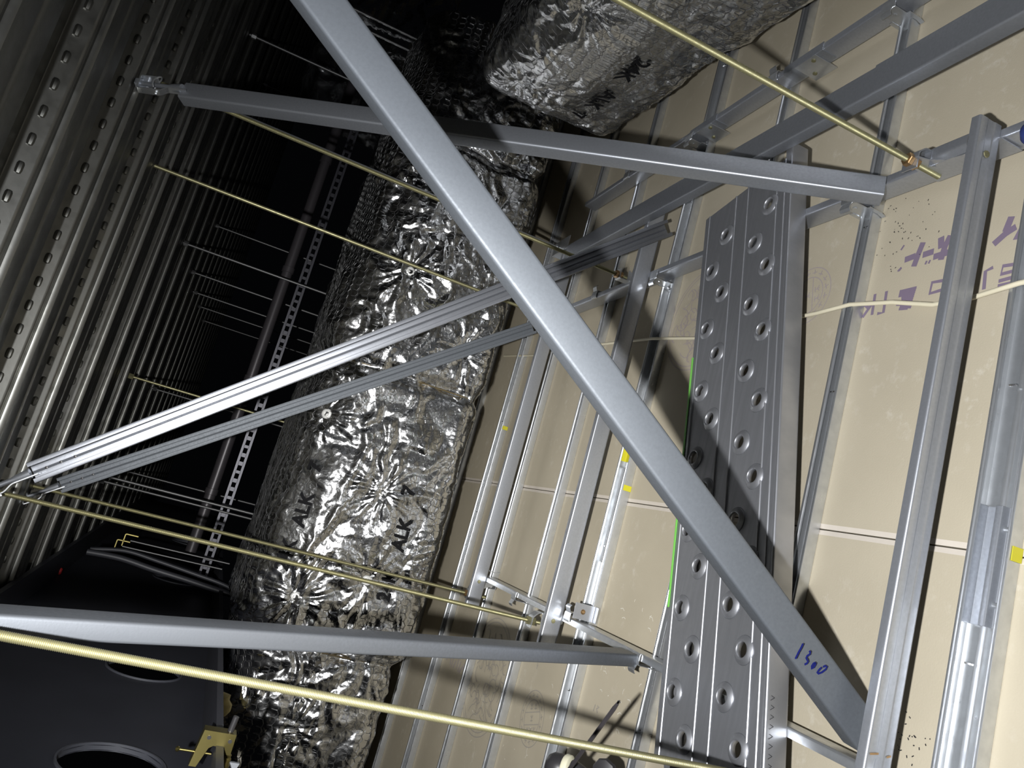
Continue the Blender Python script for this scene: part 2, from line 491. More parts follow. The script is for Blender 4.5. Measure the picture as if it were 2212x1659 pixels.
# carrier joint plates on the upper channel
for k, yy in enumerate((1.105, 1.43)):
    t = thing('joint_plate', ['riveted joint plate on the carrier channel behind the yellow rod', 'riveted joint plate on the carrier channel below the near duct corner'][k], 'bracket', (.98, yy, ZC0), 'joint plates on the upper carrier')
    m = MB(); m.box((.9815, yy, zc - .006), (.0015, .055, .054)); m.build('plate', zinc, t)
    MB().sheet((0, yy - .045, 0), (0, yy + .06, 0), EX, EZ, [(.9835, ZC0 + .006), (.9835, ZC1 + .0015), (1.0, ZC1 + .0015)], .0012, .002).build('cover_angle', galv, t, 35)
    for (dy, dz) in ((-.014, .012), (.012, -.016)):
        MB().lathe((.9805, yy + dy, zc + dz), (-1, 0, 0), [(.0045, 0), (.0045, .0015), (.002, .003)], 8).build('rivet', gold, t, 40)

# ---- strap channels lying across the carriers, along X
S0, S1 = ZC1 + .0008, ZC1 + .0388
zs = (S0 + S1) / 2
STR = [(.660, -.42, .648, strapm, 'bright channel with pen marks laid across the carriers at the right, under the long brace'),
       (1.512, -.215, .80, strapm, 'channel laid across the carriers between plank and foil duct'),
       (2.012, -.235, .82, strapm, 'farthest channel laid across the carriers next to the foil duct')]
STRO = []
for (yy, x0, x1, mm, lab) in STR:
    t = thing('strap_channel', lab, 'metal channel', ((x0 + x1) / 2, yy, S0), 'channels laid across the carriers')
    cchan((x0, yy, zs), (x1, yy, zs), (0, -1, 0), .038, .012, 0, .0013, .003, rib=.0007 if yy < 1 else 0).build('channel', mm, t, 35)
    MB().lathe((-.165 if yy > 1 else .60, yy - .0008, zs), (0, -1, 0), [(.005, 0), (.0045, .0012)], 8).build('screw', gold, t, 40)
    STRO.append(t)
# pen marks on the near one
MB().strokes([[(x, .6591, zs + a), (x + .002, .6591, zs + b)] for x in (-.165, -.128) for (a, b) in ((.016, .004), (-.008, -.014))], .0022, (0, -1, 0), .0006).build('pen_mark', copper, STRO[0])

# ---- wide flat-laid channel from the right edge to the duct corner
t = thing('runner_channel', 'wide flat channel running diagonally past the near foil duct to the upper right corner', 'metal channel', (.774, 1.2, -.72))
cchan((.774, .30, -.700), (.774, 1.93, -.700), (0, 0, 1), .047, .021, 0, .0014, .003).build('channel', galv, t, 35)
MB().sheet((0, .60, 0), (0, .835, 0), EX, EZ, [(.7490, -.722), (.7490, -.6982), (.7992, -.6982), (.7992, -.722)], .001, .003).build('splice_piece', galv, t, 35)

# ================================================================== THREADED RODS
def rod_mb(x, y, z0, z1, r=.0046, thread=True, lean=(0, 0)):
    m = MB()
    if thread:
        p = .0016; n = int((z1 - z0) / p); prof = []
        for i in range(n):
            prof += [(r * .87, z0 + i * p), (r, z0 + i * p + p * .35), (r, z0 + i * p + p * .6)]
        m.lathe((x, y, 0), EZ, prof, 10)
    else:
        m.tube([(x, y, z0), (x + lean[0], y + lean[1], z1)], r, 10)
    return m
def nut(x, y, z, mm, parent, r=.0095, h=.008):
    m = MB(); m.lathe((x, y, z), EZ, [(r * .9, 0), (r, .001), (r, h - .001), (r * .9, h)], 6)
    return m.build('nut', mm, parent, 30)
RODS = [(.627, .767, -.785, ZD + .03, gold, True, 'thick yellow threaded rod at the upper right with copper nut'),
        (-.205, .781, -.785, ZD + .03, gold, True, 'thickest yellow threaded rod crossing the bottom of the photo'),
        (.648, 1.615, -.785, ZD + .03, gold, True, 'yellow rod meeting the grooved brace below the long diagonal brace'),
        (-.185, 1.600, -.755, ZD + .03, gold, True, 'yellow rod ending in double nut at the bottom centre carrier'),
        (-.205, 2.045, -.785, ZD + .03, gold, True, 'thin brassy rod in front of the foil duct with hex nut'),
        (.600, 2.000, -.785, ZD + .03, gold, False, 'yellow rod crossing the dark void in front of the foil duct'),
        (.835, 2.07, -.735, ZD + .03, zinc, False, 'blue-grey plain rod running beside a yellow rod below the upper brace')]
RO = []
for (x, yy, z0, z1, mm, th, lab) in RODS:
    t = thing('threaded_rod', lab, 'rod', (x, yy, z0), 'hanging rods near the camera')
    rod_mb(x, yy, z0, z1, .0047, th).build('rod', mm, t, 50 if th else 60)
    RO.append(t)
nut(.627, .767, -.7305, copper, RO[0]); nut(.627, .767, -.742, copper, RO[0])
nut(.648, 1.615, -.7305, copper, RO[2]); nut(.648, 1.615, -.742, copper, RO[2])
nut(-.185, 1.6, -.7305, gold, RO[3]); nut(-.185, 1.6, -.742, gold, RO[3])
nut(-.205, 2.045, -.7305, copper, RO[4]); nut(-.205, 2.045, -.742, copper, RO[4])
nut(.600, 2.0, -.7305, copper, RO[5]); nut(.600, 2.0, -.742, copper, RO[5])
nut(.835, 2.07, -.720, zinc, RO[6])
# far rods in the dark
FAR = [(1.41, 2.77, 'thin rod high in the dark beyond the long diagonal brace'), (1.7, 3.74, 'thin far rod in the dark left of the long brace top'),
       (.67, 3.02, 'thin pale rod behind the black pipe, longest of the far row'), (.69, 3.61, 'thin far rod, second of the row behind the black pipe'),
       (.68, 4.04, 'thin far rod, third of the row behind the black pipe'), (.70, 4.56, 'thin far rod, fourth of the row behind the black pipe'),
       (.72, 5.2, 'thin far rod, fifth and faintest of the row behind the black pipe'),
       (.14, 2.89, 'far rod with yellow nut above the grooved brace'), (.16, 3.80, 'far rod just right of the one with yellow nut'),
       (round(float(at(1007, 137, 1, 2.78)[0]), 3), 2.78, 'pale rod crossing the dark corner left of the near duct'), (round(float(at(917, 125, 1, 2.75)[0]), 3), 2.75, 'pale rod next to the long brace in the dark upper corner'),
       (-.20, 2.86, 'far rod below the two grooved braces, upper of three'), (-.24, 3.15, 'far rod below the two grooved braces, middle of three'),
       (-.22, 3.75, 'far rod below the two grooved braces, lowest of three'),
       (1.0, 3.9, 'faint rod in the dark behind the perforated strut')]
for (x, yy, lab) in FAR:
    t = thing('hanging_rod', lab, 'rod', (x, yy, -.6), 'thin hanging rods far in the dark void')
    rod_mb(x, yy, -.62, ZD + .03, .0046, False).build('rod', farsteel if x != .14 else gold, t, 60)
    MB().lathe((x, yy, ZD - .004), EZ, [(.010, -.012), (.010, .004)], 6).build('nut', gold if x == .14 else farsteel, t, 30)

# ---- hangers holding carriers to rods
def hanger(x, yy, xc, lab, mm=zinc):
    sd = 1 if xc < x else -1
    t = thing('channel_hanger', lab, 'bracket', (x, yy, ZC0), 'hangers joining rods to carriers')
    xo = xc + sd * .003 if sd > 0 else xc + sd * .003
    w = .0125
    xi = xc + (-.016 if (xc < x and xc > -.1) or xc < 0 else .016)
    pts = [(x + sd * .014, -.731), (x - sd * .010, -.731), (xo, -.742), (xo, ZC0 - .002), (xi, ZC0 - .002), (xi, ZC0 + .015)]
    MB().sheet((0, yy - w, 0), (0, yy + w, 0), EX, EZ, pts, .002, .004).build('hook_plate', mm, t, 35)
    MB().prism([(0, 0), (.0, .05), (.025 * 1, .05), (.012, .022)], (xo, yy - w, ZC0), (sd, 0, 0), (0, 0, 1), (0, -1, 0), .0015).build('gusset', mm, t)
    MB().lathe((xo + sd * .001, yy, zc), (sd, 0, 0), [(.0055, 0), (.0055, .0018), (.002, .0035)], 8).build('screw', gold, t, 40)
    return t
hanger(.627, .767, .650, 'bent steel hanger with screw on the thick rod at upper right', galv)
_h = bpy.data.objects['channel_hanger']
MB().prism([(.012, -.7285), (-.012, -.7285), (-.018, -.745), (-.032, -.757), (-.055, -.761), (-.105, -.756), (-.112, -.760), (-.112, -.797), (.012, -.797)], (.6295, .767, 0), EY, EZ, (-1, 0, 0), .0016).build('side_plate', strapm, _h)
MB().sheet((0, .70, 0), (0, .765, 0), EX, EZ, [(.628, -.7585), (.636, -.752), (.650, -.752), (.656, -.762)], .0015, .003).build('saddle', strapm, _h, 35)
MB().lathe((.6278, .688, -.776), (-1, 0, 0), [(.0055, 0), (.0055, .0018), (.002, .0035)], 8).build('screw', gold, _h, 40)
hanger(.648, 1.615, .636, 'bent steel hanger where the yellow rod meets the plank-side carrier', zinc)
hanger(-.185, 1.600, -.160, 'curled bright hanger at the double-nut rod, bottom centre')
hanger(-.205, 2.045, -.162, 'bright hanger at the far end of the bottom centre carrier')
hanger(.600, 2.000, .626, 'steel hanger behind the long brace on the middle carrier', galv)
# bracket at the blue rod
t = thing('rod_bracket', 'U-shaped steel bracket with bolts at the foot of the blue-grey rod', 'bracket', (.83, 2.05, -.74))
MB().sheet((.815, 0, 0), (.855, 0, 0), EY, EZ, [(1.99, -.722), (2.10, -.722), (2.10, -.765), (1.985, -.765)], .002, .004).build('plate', zinc, t, 35)
for dy in (2.02, 2.045):
    MB().lathe((.814, dy, -.765), (-1, 0, 0), [(.005, 0), (.005, .004), (.003, .005)], 6).build('bolt', chrome, t, 30)

# ================================================================== BRACES
def brace(name, lab, P0, P1, n, w, f, lip, mm, rib=None, grp='diagonal braces'):
    t = thing(name, lab, 'metal brace', ((P0[0] + P1[0]) / 2, (P0[1] + P1[1]) / 2, min(P0[2], P1[2])), grp)
    cchan(P0, P1, n, w, f, lip, .0015, .0035).build('channel', mm, t, 35)
    return t
# 1: long brace marked 1300 (lower foot behind the near strap channel, head at the upper right rod)
b1a, b1b = V(-.133, .6945, -.7545), V(.580, .764, .265)
ax1 = unit(b1b - b1a); pr1 = unit(np.cross(ax1, EY)); pr1 = pr1 if pr1[0] > 0 else -pr1
n1 = unit(-EY * .97 + pr1 * -.10)
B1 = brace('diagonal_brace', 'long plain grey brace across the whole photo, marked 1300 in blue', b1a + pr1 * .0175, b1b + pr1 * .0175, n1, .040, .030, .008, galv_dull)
# 2: upper brace from the deck bracket to the plank-side carrier
B2 = brace('diagonal_brace', 'brace along the top, from the deck bracket down to the upper right carrier',
           (.622, .830, -.7535), (.622, 1.535, .28), (.24, -.80, .53), .036, .026, .008, galv)
# 3, 4: grooved braces (open side faces the viewer)
def grooved(lab, P0, P1, w, mm):
    t = thing('grooved_brace', lab, 'metal brace', ((P0[0] + P1[0]) / 2, P0[1], min(P0[2], P1[2])), 'diagonal braces')
    P0, P1 = V(*P0), V(*P1); a = unit(P1 - P0); n = unit(V(0, -1, 0) - a * (a @ V(0, -1, 0))); s = np.cross(a, n)
    h = w / 2; d = .018
    pts = [(-h + .007, 0), (-h, 0), (-h, -d)]
    for q in (-.33, 0., .33): pts += [(q * w - .0016, -d), (q * w - .0006, -d - .0014), (q * w + .0006, -d - .0014), (q * w + .0016, -d)]
    pts += [(h, -d), (h, 0), (h - .007, 0)]
    sgn = s if s[2] > 0 else -s
    MB().sheet(P0, P1, s, n, pts, .0013, .0018, 2).build('channel', mm, t, 35)
    for k in range(3):
        MB().lathe(P0 + a * (.022 + k * .024) + n * (-d + .0012), n, [(.0026, 0), (.0026, .0016), (.001, .002)], 8).build('screw', plastic, t, 40)
    return t
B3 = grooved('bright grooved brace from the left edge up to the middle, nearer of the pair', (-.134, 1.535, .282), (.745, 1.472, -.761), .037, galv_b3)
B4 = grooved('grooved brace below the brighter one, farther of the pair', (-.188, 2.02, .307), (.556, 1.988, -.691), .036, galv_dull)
# 5: lower brace, head near the thickest rod, foot at the bottom centre carrier
B5 = brace('diagonal_brace', 'pale brace near the bottom, from the left edge to the bottom centre carrier',
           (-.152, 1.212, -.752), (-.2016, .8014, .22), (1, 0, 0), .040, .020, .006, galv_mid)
# shift so that the near flange matches: the web looks to +x, flanges run to -x

# clamps at the brace heads
def head_clamp(lab, P, d, rod_xy):
    t = thing('brace_clamp', lab, 'clamp', tuple(P), 'clamps at the brace heads')
    P, d = V(*P), unit(d); s = unit(np.cross(d, EY)); 
    MB().sheet(P - EY * .012, P + EY * .012, d, s, [(-.012, .006), (.03, .006), (.045, .014), (.10, .014), (.10, -.012), (.06, -.012)], .002, .004).build('strap', zinc, t, 35)
    MB().tube([P + d * .00, P + d * .02, P + d * .03, P + d * .095], [.009, .007, .0045, .0045], 10).build('stud', galv, t, 40)
    c = P + d * .06
    ring = [c + s * .017 * math.cos(a) + EY * .017 * math.sin(a) - d * .006 * math.cos(2 * a) for a in np.linspace(0, 2 * math.pi * .86, 15)]
    MB().tube(ring, .0018, 6).build('spring_wire', zinc, t, 60)
    MB().lathe(P + d * .095, d, [(.009, 0), (.010, .002), (.010, .008), (.009, .010)], 6).build('nut', galv, t, 30)
    return t
d3 = unit(V(-.134, 1.535, .282) - V(.745, 1.472, -.761)); d4 = unit(V(-.188, 2.02, .307) - V(.556, 1.988, -.691)); d2 = unit(V(.622, 1.535, .28) - V(.622, .815, -.775))
head_clamp('bright clamp at the left edge on the head of the nearer grooved brace', V(-.134, 1.535, .282), d3, None)
head_clamp('dark clamp beside the bright one, on the farther grooved brace', V(-.188, 2.02, .307), d4, None)
head_clamp('clamp with round washer under the deck at the head of the upper brace', V(.622, 1.535, .28), d2, None)
MB().lathe((.63, 1.60, ZD - .016), EZ, [(.016, 0), (.018, .003), (.018, .006), (.010, .016)], 20).build('washer', galv, bpy.data.objects['brace_clamp.002'], 40)

# blue 1300 on brace 1
NB = n1
P_face = b1a + pr1 * .0175 + n1 * .0009
def onface(px, py):
    d = RC.T @ np.array([(px - CX) / FPX, (py - CY) / FPX, 1.0])
    return d * ((P_face @ NB) / (d @ NB))
def bl(pts): return [onface(1690 + x / 15.085, 1360 + y / 15.085) for x, y in pts]
W1 = [bl([(665, 450), (600, 590), (510, 750), (415, 950)]),
      bl([(860, 690), (900, 730), (880, 800), (800, 850), (765, 920), (800, 980), (825, 1040), (780, 1100), (710, 1135)]),
      bl([(1070, 1070), (1000, 1100), (945, 1190), (940, 1270), (1000, 1230), (1060, 1140), (1075, 1070)]),
      bl([(1310, 1215), (1380, 1175), (1440, 1210), (1400, 1290), (1270, 1390), (1160, 1430), (1120, 1400), (1180, 1310), (1260, 1230)])]
MB().strokes(W1, .0024, NB, .0005).build('marker_number', blue, B1)

# ================================================================== PERFORATED PLANK
po = V(-.2002, .8099); pd = V(.9732, .2300); pv = V(-.2300, .9732)
ZP = -.7262
def pl(u, v, z=ZP): q = po + pd * u + pv * v; return (q[0], q[1], z)
PW, PU0, PU1, PT = .2355, -.018, .965, .0365
tp = thing('perforated_plank', 'grey aluminium walkway plank with rows of raised holes, lying across the carriers', 'plank', pl(.47, .118, ZC1))
hl = []
k = 0; u = .0155
while u < PU1 - .02:
    for v in ((.0475, .1645) if k % 2 == 0 else (.0825, .200)): hl.append((u, v))
    k += 1; u += .0624 if k < 15 else .0655
vs = [Vector(q) for q in [(PU0, 0), (PU1, 0), (PU1, PW * .62), (PU1 + .0, PW * .7), (PU1 - .0, PW), (PU0, PW)]]
es = [(i, (i + 1) % 6) for i in range(6)]
RH = .0125
for (a, b) in hl:
    q = len(vs); n = 20
    vs += [Vector((a + RH * math.cos(2 * math.pi * j / n), b + RH * math.sin(2 * math.pi * j / n))) for j in range(n)]
    es += [(q + j, q + (j + 1) % n) for j in range(n)]
ov, oe, of, *_ = delaunay_2d_cdt(vs, es, [], 1, 1e-6)
fs = []
for f in of:
    c = sum((ov[i] for i in f), Vector((0, 0))) / len(f)
    if all((c.x - a) ** 2 + (c.y - b) ** 2 > (RH * .97) ** 2 for a, b in hl): fs.append(tuple(f))
MB().add([pl(p.x, p.y) for p in ov], fs).build('deck_plate', alu, tp)
for (v, nm) in ((0, 'near'), (PW, 'far')):
    sg = -1 if v == 0 else 1
    MB().sheet(pl(PU0, v, 0), pl(PU1 + (.03 if v == 0 else 0), v, 0), (pv[0], pv[1], 0), EZ,
               [(-.022 * sg, ZP - PT), (0, ZP - PT), (0, ZP - .002), (-.004 * sg, ZP - .0006), (-.012 * sg, ZP - .0006)], .002, .003).build('side_rail', alu, tp, 35)
for v in (.013, .032, .109, .143, .223):
    MB().sheet(pl(PU0, v, 0), pl(PU1, v, 0), (pv[0], pv[1], 0), EZ, [(-.0016, ZP + .0002), (-.0006, ZP + .0016), (.0006, ZP + .0016), (.0016, ZP + .0002)], .0006, .0006, 2).build('ridge', alu, tp, 60)
rm = MB().lathe((0, 0, 0), EZ, [(.0205, .0000), (.0195, .0012), (.0140, .0042), (.0118, .0048), (.0108, .0042), (.0108, -.004), (.0118, -.004), (.0126, .0008)], 24, True)
rme = bpy.data.meshes.new('hole_rim'); rme.from_pydata(rm.v, [], rm.f); rme.update(); rme.materials.append(alu); rme.shade_smooth()
for (a, b) in hl:
    q = pl(a, b); link('hole_rim', rme, None, (q[0], q[1], q[2] + H), tp)
# end latch at the lower end
la = MB().sheet(pl(PU0 - .004, .02, 0), pl(PU0 - .004, .21, 0), (pd[0], pd[1], 0), EZ, [(.0, ZP - .002), (-.010, ZP - .004), (-.010, ZP - .03)], .002, .004)
la.build('end_cap', alu, tp, 35)
MB().sheet(pl(PU0 - .012, .15, 0), pl(PU0 - .012, .185, 0), (pd[0], pd[1], 0), EZ, [(.010, ZP + .004), (-.006, ZP + .004), (-.006, ZP - .018)], .003, .004).build('latch', chrome, tp, 35)
# stamped letters on the near rail
def rail_mark(u0, n):
    ls = []
    for k in range(n):
        u = u0 + k * .0115
        a, b = pl(u, -.0012, ZP - .006), pl(u + .004, -.0012, ZP - .0125)
        ls += [[a, b], [b, pl(u + .006, -.0012, ZP - .007)]]
    return ls
MB().strokes(rail_mark(-.012, 9), .0007, (pv[0] * -1, pv[1] * -1, 0), .0004).build('stamped_mark', plastic, tp)
# green tape on the far edge
t = thing('green_tape', 'bright green masking tape along the far edge of the plank', 'tape', pl(.4, PW, ZP - .03))
for (u0, u1, hh) in ((.60, .655, .012), (.40, .60, .020), (.205, .40, .012)):
    MB().sheet(pl(u0, PW + .0014, 0), pl(u1, PW + .0014, 0), (pv[0], pv[1], 0), EZ, [(-.005, ZP + .0013), (.0003, ZP + .0010), (.0003, ZP - hh)], .0007, .001).build('strip', green, t)

# ================================================================== CRUMPLED FOIL DUCTS
def perlin(x, y, seed):
    x = np.asarray(x, float); y = np.asarray(y, float)
    xi = np.floor(x).astype(np.int64); yi = np.floor(y).astype(np.int64); xf = x - xi; yf = y - yi
    def g(ix, iy):
        h = (ix * 374761393 + iy * 668265263 + seed * 974634777) & 0x7fffffff
        h = ((h ^ (h >> 13)) * 1274126177) & 0x7fffffff; h = h ^ (h >> 16)
        a = (h % 3600) / 3600. * 2 * np.pi
        return np.cos(a), np.sin(a)
    def d(ox, oy):
        gx, gy = g(xi + ox, yi + oy); return gx * (xf - ox) + gy * (yf - oy)
    u = xf ** 3 * (xf * (xf * 6 - 15) + 10); v = yf ** 3 * (yf * (yf * 6 - 15) + 10)
    a = d(0, 0) * (1 - u) + d(1, 0) * u; b = d(0, 1) * (1 - u) + d(1, 1) * u
    return (a * (1 - v) + b * v) * 1.4

def crumple(u, s, seed, amp=1.0):
    wu = perlin(u * 9, s * 9, seed + 1) * .04; ws = perlin(u * 9 + 40, s * 9, seed + 2) * .04
    a = 1 - np.abs(perlin((u + wu) * 7, (s + ws) * 13, seed + 3)) * 2
    b = 1 - np.abs(perlin((u + wu) * 22, (s + ws) * 28, seed + 4)) * 2
    c = 1 - np.abs(perlin((u + ws) * 52, (s + wu) * 58, seed + 5)) * 2
    e = perlin((u + ws) * 110, (s + wu) * 110, seed + 6)
    g = .34 + 1.05 * np.clip(perlin(u * 5, s * 6, seed + 9) * 1.6 + .35, 0, 1)
    h = 1 - np.abs(perlin((u + wu) * 3.2, (s + ws) * 5.5, seed + 11)) * 2
    f1 = worley((u + wu * 2) * 12, (s + ws * 2) * 19, seed + 13); f2 = worley((u + ws * .7) * 40, (s + wu * .7) * 30, seed + 14)
    return amp * (h * .006 + a * .0034 - (g * .6 + .4) * f1 * .0120 + g * (b * .0022 - f2 * .0030 + c * .0004) + .004)

def worley(x, y, seed):
    xi = np.floor(x).astype(np.int64); yi = np.floor(y).astype(np.int64); best = np.full(np.shape(x), 9.)
    for ox in (-1, 0, 1):
        for oy in (-1, 0, 1):
            ix, iy = xi + ox, yi + oy
            h = (ix * 374761393 + iy * 668265263 + seed * 974634777) & 0x7fffffff
            h = ((h ^ (h >> 13)) * 1274126177) & 0x7fffffff; h = h ^ (h >> 16)
            px = ix + (h % 1000) / 1000.; py = iy + ((h // 1000) % 1000) / 1000.
            best = np.minimum(best, np.hypot(x - px, y - py))
    return best

def pins(u, s, plist):
    d = np.zeros_like(u)
    for (pu, ps, st) in plist:
        du, ds = u - pu, s - ps; r = np.hypot(du, ds) + 1e-6; th = np.arctan2(ds, du)
        ridge = np.abs(np.sin(5.5 * th + 2.2 * perlin(th * 1.3 + 9, r * 12, 3))) + .5 * np.abs(np.sin(11 * th + 1.7))
        d += st * (-.016 * np.exp(-r / .035) + .0068 * (ridge - .8) * np.exp(-((r - .045) / .06) ** 2))
    return d

class Duct:
    """rounded box tube; u = run along the duct, s = distance around the section (starts at back, bottom)"""
    def __init__(q, u0, u1, sec, place, plist, seams, seed, amp=1.0):
        q.u0, q.u1, q.place, q.plist, q.seams, q.seed, q.amp = u0, u1, place, plist, seams, seed, amp
        q.flat, q.bulge, q.ridge = [], [], None
        c = fillet(sec + [sec[0]], .055, 7)
        L = [0.]
        for i in range(1, len(c)): L.append(L[-1] + np.linalg.norm(c[i] - c[i - 1]))
        q.c, q.L = np.array(c), np.array(L); q.S = L[-1]
    def base(q, s):
        a = np.interp(s, q.L, q.c[:, 0]); b = np.interp(s, q.L, q.c[:, 1])
        e = 1e-3
        ta = np.interp(np.minimum(s + e, q.S), q.L, q.c[:, 0]) - np.interp(np.maximum(s - e, 0), q.L, q.c[:, 0])
        tb = np.interp(np.minimum(s + e, q.S), q.L, q.c[:, 1]) - np.interp(np.maximum(s - e, 0), q.L, q.c[:, 1])
        l = np.hypot(ta, tb) + 1e-9
        return a, b, -tb / l, ta / l
    def disp(q, u, s, fine=True):
        d = q.amp * .012 * np.sin(u * 9 + 1) * np.sin(s * 11) * .5
        d = d + pins(u, s, q.plist)
        for (su, w, dp) in q.seams: d = d - dp * np.exp(-((u - su + .012 * perlin(s * 6, s * 0, 5)) / w) ** 2)
        for (bu, bs, ru, rs, am) in q.bulge: d = d + am * np.exp(-((u - bu) / ru) ** 2 - ((s - bs) / rs) ** 2)
        if q.ridge is not None:
            rs_ = q.ridge + .035 * perlin(u * 3.1, u * 0 + .5, 31) + .012 * perlin(u * 14, u * 0 + .5, 32)
            d = d + .0085 * np.exp(-((s - rs_) / .011) ** 2) * (.6 + .8 * perlin(u * 6, u * 0, 33))
        if fine:
            k = np.ones_like(u)
            for (fu, fs_, ru, rs) in q.flat: k = k * (1 - .9 * np.exp(-(((u - fu) / ru) ** 4 + ((s - fs_) / rs) ** 4)))
            d = d + crumple(u, s, q.seed, q.amp) * k
        else: d = d + .004
        return d
    def pos(q, u, s, off=0.0, fine=True):
        u = np.asarray(u, float); s = np.asarray(s, float)
        a, b, na, nb = q.base(s)
        d = q.disp(u, s, fine) + off
        return q.place(u, a + na * d, b + nb * d)
    def surface(q, step):
        nu, ns = int((q.u1 - q.u0) / step), int(q.S / step)
        U, S = np.meshgrid(np.linspace(q.u0, q.u1, nu), np.linspace(0, q.S, ns, endpoint=False), indexing='ij')
        P = q.pos(U.ravel(), S.ravel())
        i = np.arange(nu - 1)[:, None] * ns; j = np.arange(ns)[None, :]; j2 = (j + 1) % ns
        F = np.stack([(i + j), (i + j2), (i + ns + j2), (i + ns + j)], -1).reshape(-1, 4)
        return P, F, ns, nu
    def inv(q, a, b):
        d = np.hypot(q.c[:, 0] - a, q.c[:, 1] - b)
        ss = np.linspace(0, q.S, 3000); A = np.interp(ss, q.L, q.c[:, 0]); B = np.interp(ss, q.L, q.c[:, 1])
        return ss[np.argmin(np.hypot(A - a, B - b))]

def mesh_np(name, P, F, m, parent, smooth=None):
    P = P + V(0, 0, H); c = (P.min(0) + P.max(0)) / 2
    me = bpy.data.meshes.new(name)
    n, k = len(P), F.shape[1]
    me.vertices.add(n); me.vertices.foreach_set('co', (P - c).astype(np.float32).ravel())
    me.loops.add(F.size); me.loops.foreach_set('vertex_index', F.astype(np.int32).ravel())
    me.polygons.add(len(F)); me.polygons.foreach_set('loop_start', (np.arange(len(F)) * k).astype(np.int32))
    me.update(calc_edges=True); me.validate()
    return link(name, me, m, c, parent, smooth)

def netting(d, s0, s1, cell, m, parent, r=.00055):
    """hexagonal wire netting over part of a duct"""
    E = []
    hx, hy = cell, cell * .92
    nu, ns = int((d.u1 - d.u0) / hx) + 1, int((s1 - s0) / (hy * 1.5)) + 2
    def jit(i, j):
        return perlin(i * .37 + 3, j * .41, 77) * cell * .22, perlin(i * .37 + 90, j * .41, 78) * cell * .22
    segs = []
    for row in range(ns):
        cs = s0 + row * hy * 1.5
        for c_ in range(nu):
            cu = d.u0 + (c_ + .5 * (row % 2)) * hx
            a = (cu - hx / 2, cs + hy * .25); b = (cu, cs + hy * .5); e = (cu + hx / 2, cs + hy * .25); f = (cu - hx / 2, cs + hy * .75 + hy * .25 - .25 * hy)
            segs += [(a, b), (b, e), (b, (cu, cs + hy * 1.25))]
    segs = [(p, q) for p, q in segs if d.u0 < p[0] < d.u1 and d.u0 < q[0] < d.u1 and s0 <= p[1] <= s1 and s0 <= q[1] <= s1]
    A = np.array([p for p, q in segs]); B = np.array([q for p, q in segs])
    def jt(X):
        return X + np.stack([perlin(X[:, 0] * 23, X[:, 1] * 23, 77), perlin(X[:, 0] * 23 + 50, X[:, 1] * 23, 78)], 1) * cell * .25
    A, B = jt(A), jt(B)
    PA = d.pos(A[:, 0], A[:, 1], .0036, False); PB = d.pos(B[:, 0], B[:, 1], .0036, False)
    PA2 = d.pos(A[:, 0], A[:, 1], .0022); PB2 = d.pos(B[:, 0], B[:, 1], .0022)
    PA = np.maximum(0, 1) * (PA * .35 + PA2 * .65); PB = PB * .35 + PB2 * .65
    T = PB - PA; T /= np.linalg.norm(T, axis=1, keepdims=True)
    up = np.tile(V(.31, .52, .79), (len(T), 1)); X = np.cross(T, up); X /= np.linalg.norm(X, axis=1, keepdims=True); Y = np.cross(T, X)
    vs = []
    for P in (PA, PB):
        for k in range(3):
            th = 2 * math.pi * k / 3; vs.append(P + (X * math.cos(th) + Y * math.sin(th)) * r)
    P = np.stack(vs, 1).reshape(-1, 3); n = len(PA); b0 = np.arange(n) * 6
    F = np.concatenate([np.stack([b0 + k, b0 + (k + 1) % 3, b0 + 3 + (k + 1) % 3, b0 + 3 + k], 1) for k in range(3)])
    o = mesh_np('wire_netting', P, F, m, parent, 180); o['kind'] = 'stuff'
    return o

def text_mesh(body, size, bold=.034):
    cu = bpy.data.curves.new('t', 'FONT'); cu.body = body; cu.size = size; cu.offset = size * bold; cu.resolution_u = 3
    o = bpy.data.objects.new('t', cu); COL.objects.link(o)
    dg = bpy.context.evaluated_depsgraph_get(); dg.update()
    me = bpy.data.meshes.new_from_object(o.evaluated_get(dg))
    bpy.data.objects.remove(o); bpy.data.curves.remove(cu)
    bm = bmesh.new(); bm.from_mesh(me); bpy.data.meshes.remove(me)
    bmesh.ops.triangulate(bm, faces=bm.faces)
    for _ in range(4):
        es = [e for e in bm.edges if e.calc_length() > .006]
        if not es: break
        bmesh.ops.subdivide_edges(bm, edges=es, cuts=1)
        bmesh.ops.triangulate(bm, faces=bm.faces)
    vs = np.array([v.co[:2] for v in bm.verts]); fs = np.array([[v.index for v in f.verts] for f in bm.faces]); bm.free()
    return vs, fs

def print_on(d, body, size, u, s, du, ds, parent, bold=.034):
    vs, fs = text_mesh(body, size, bold)
    P = d.pos(u + vs[:, 0] * du[0] + vs[:, 1] * ds[0], s + vs[:, 0] * du[1] + vs[:, 1] * ds[1], .0050)
    return mesh_np('printed_text', P, fs, black, parent)

def pin_button(d, u, s, parent):
    P = d.pos([u], [s], .002)[0]; a, b, na, nb = d.base(np.array([s]))
    N = d.place(np.array([0.]), na, nb)[0] - d.place(np.array([0.]), np.zeros(1), np.zeros(1))[0]
    MB().lathe(P, N, [(.0045, -.002), (.0125, -.001), (.0138, .002), (.0112, .0050), (.0075, .0045), (.0060, .0005)], 20).build('fixing_pin', pinm, parent, 60)

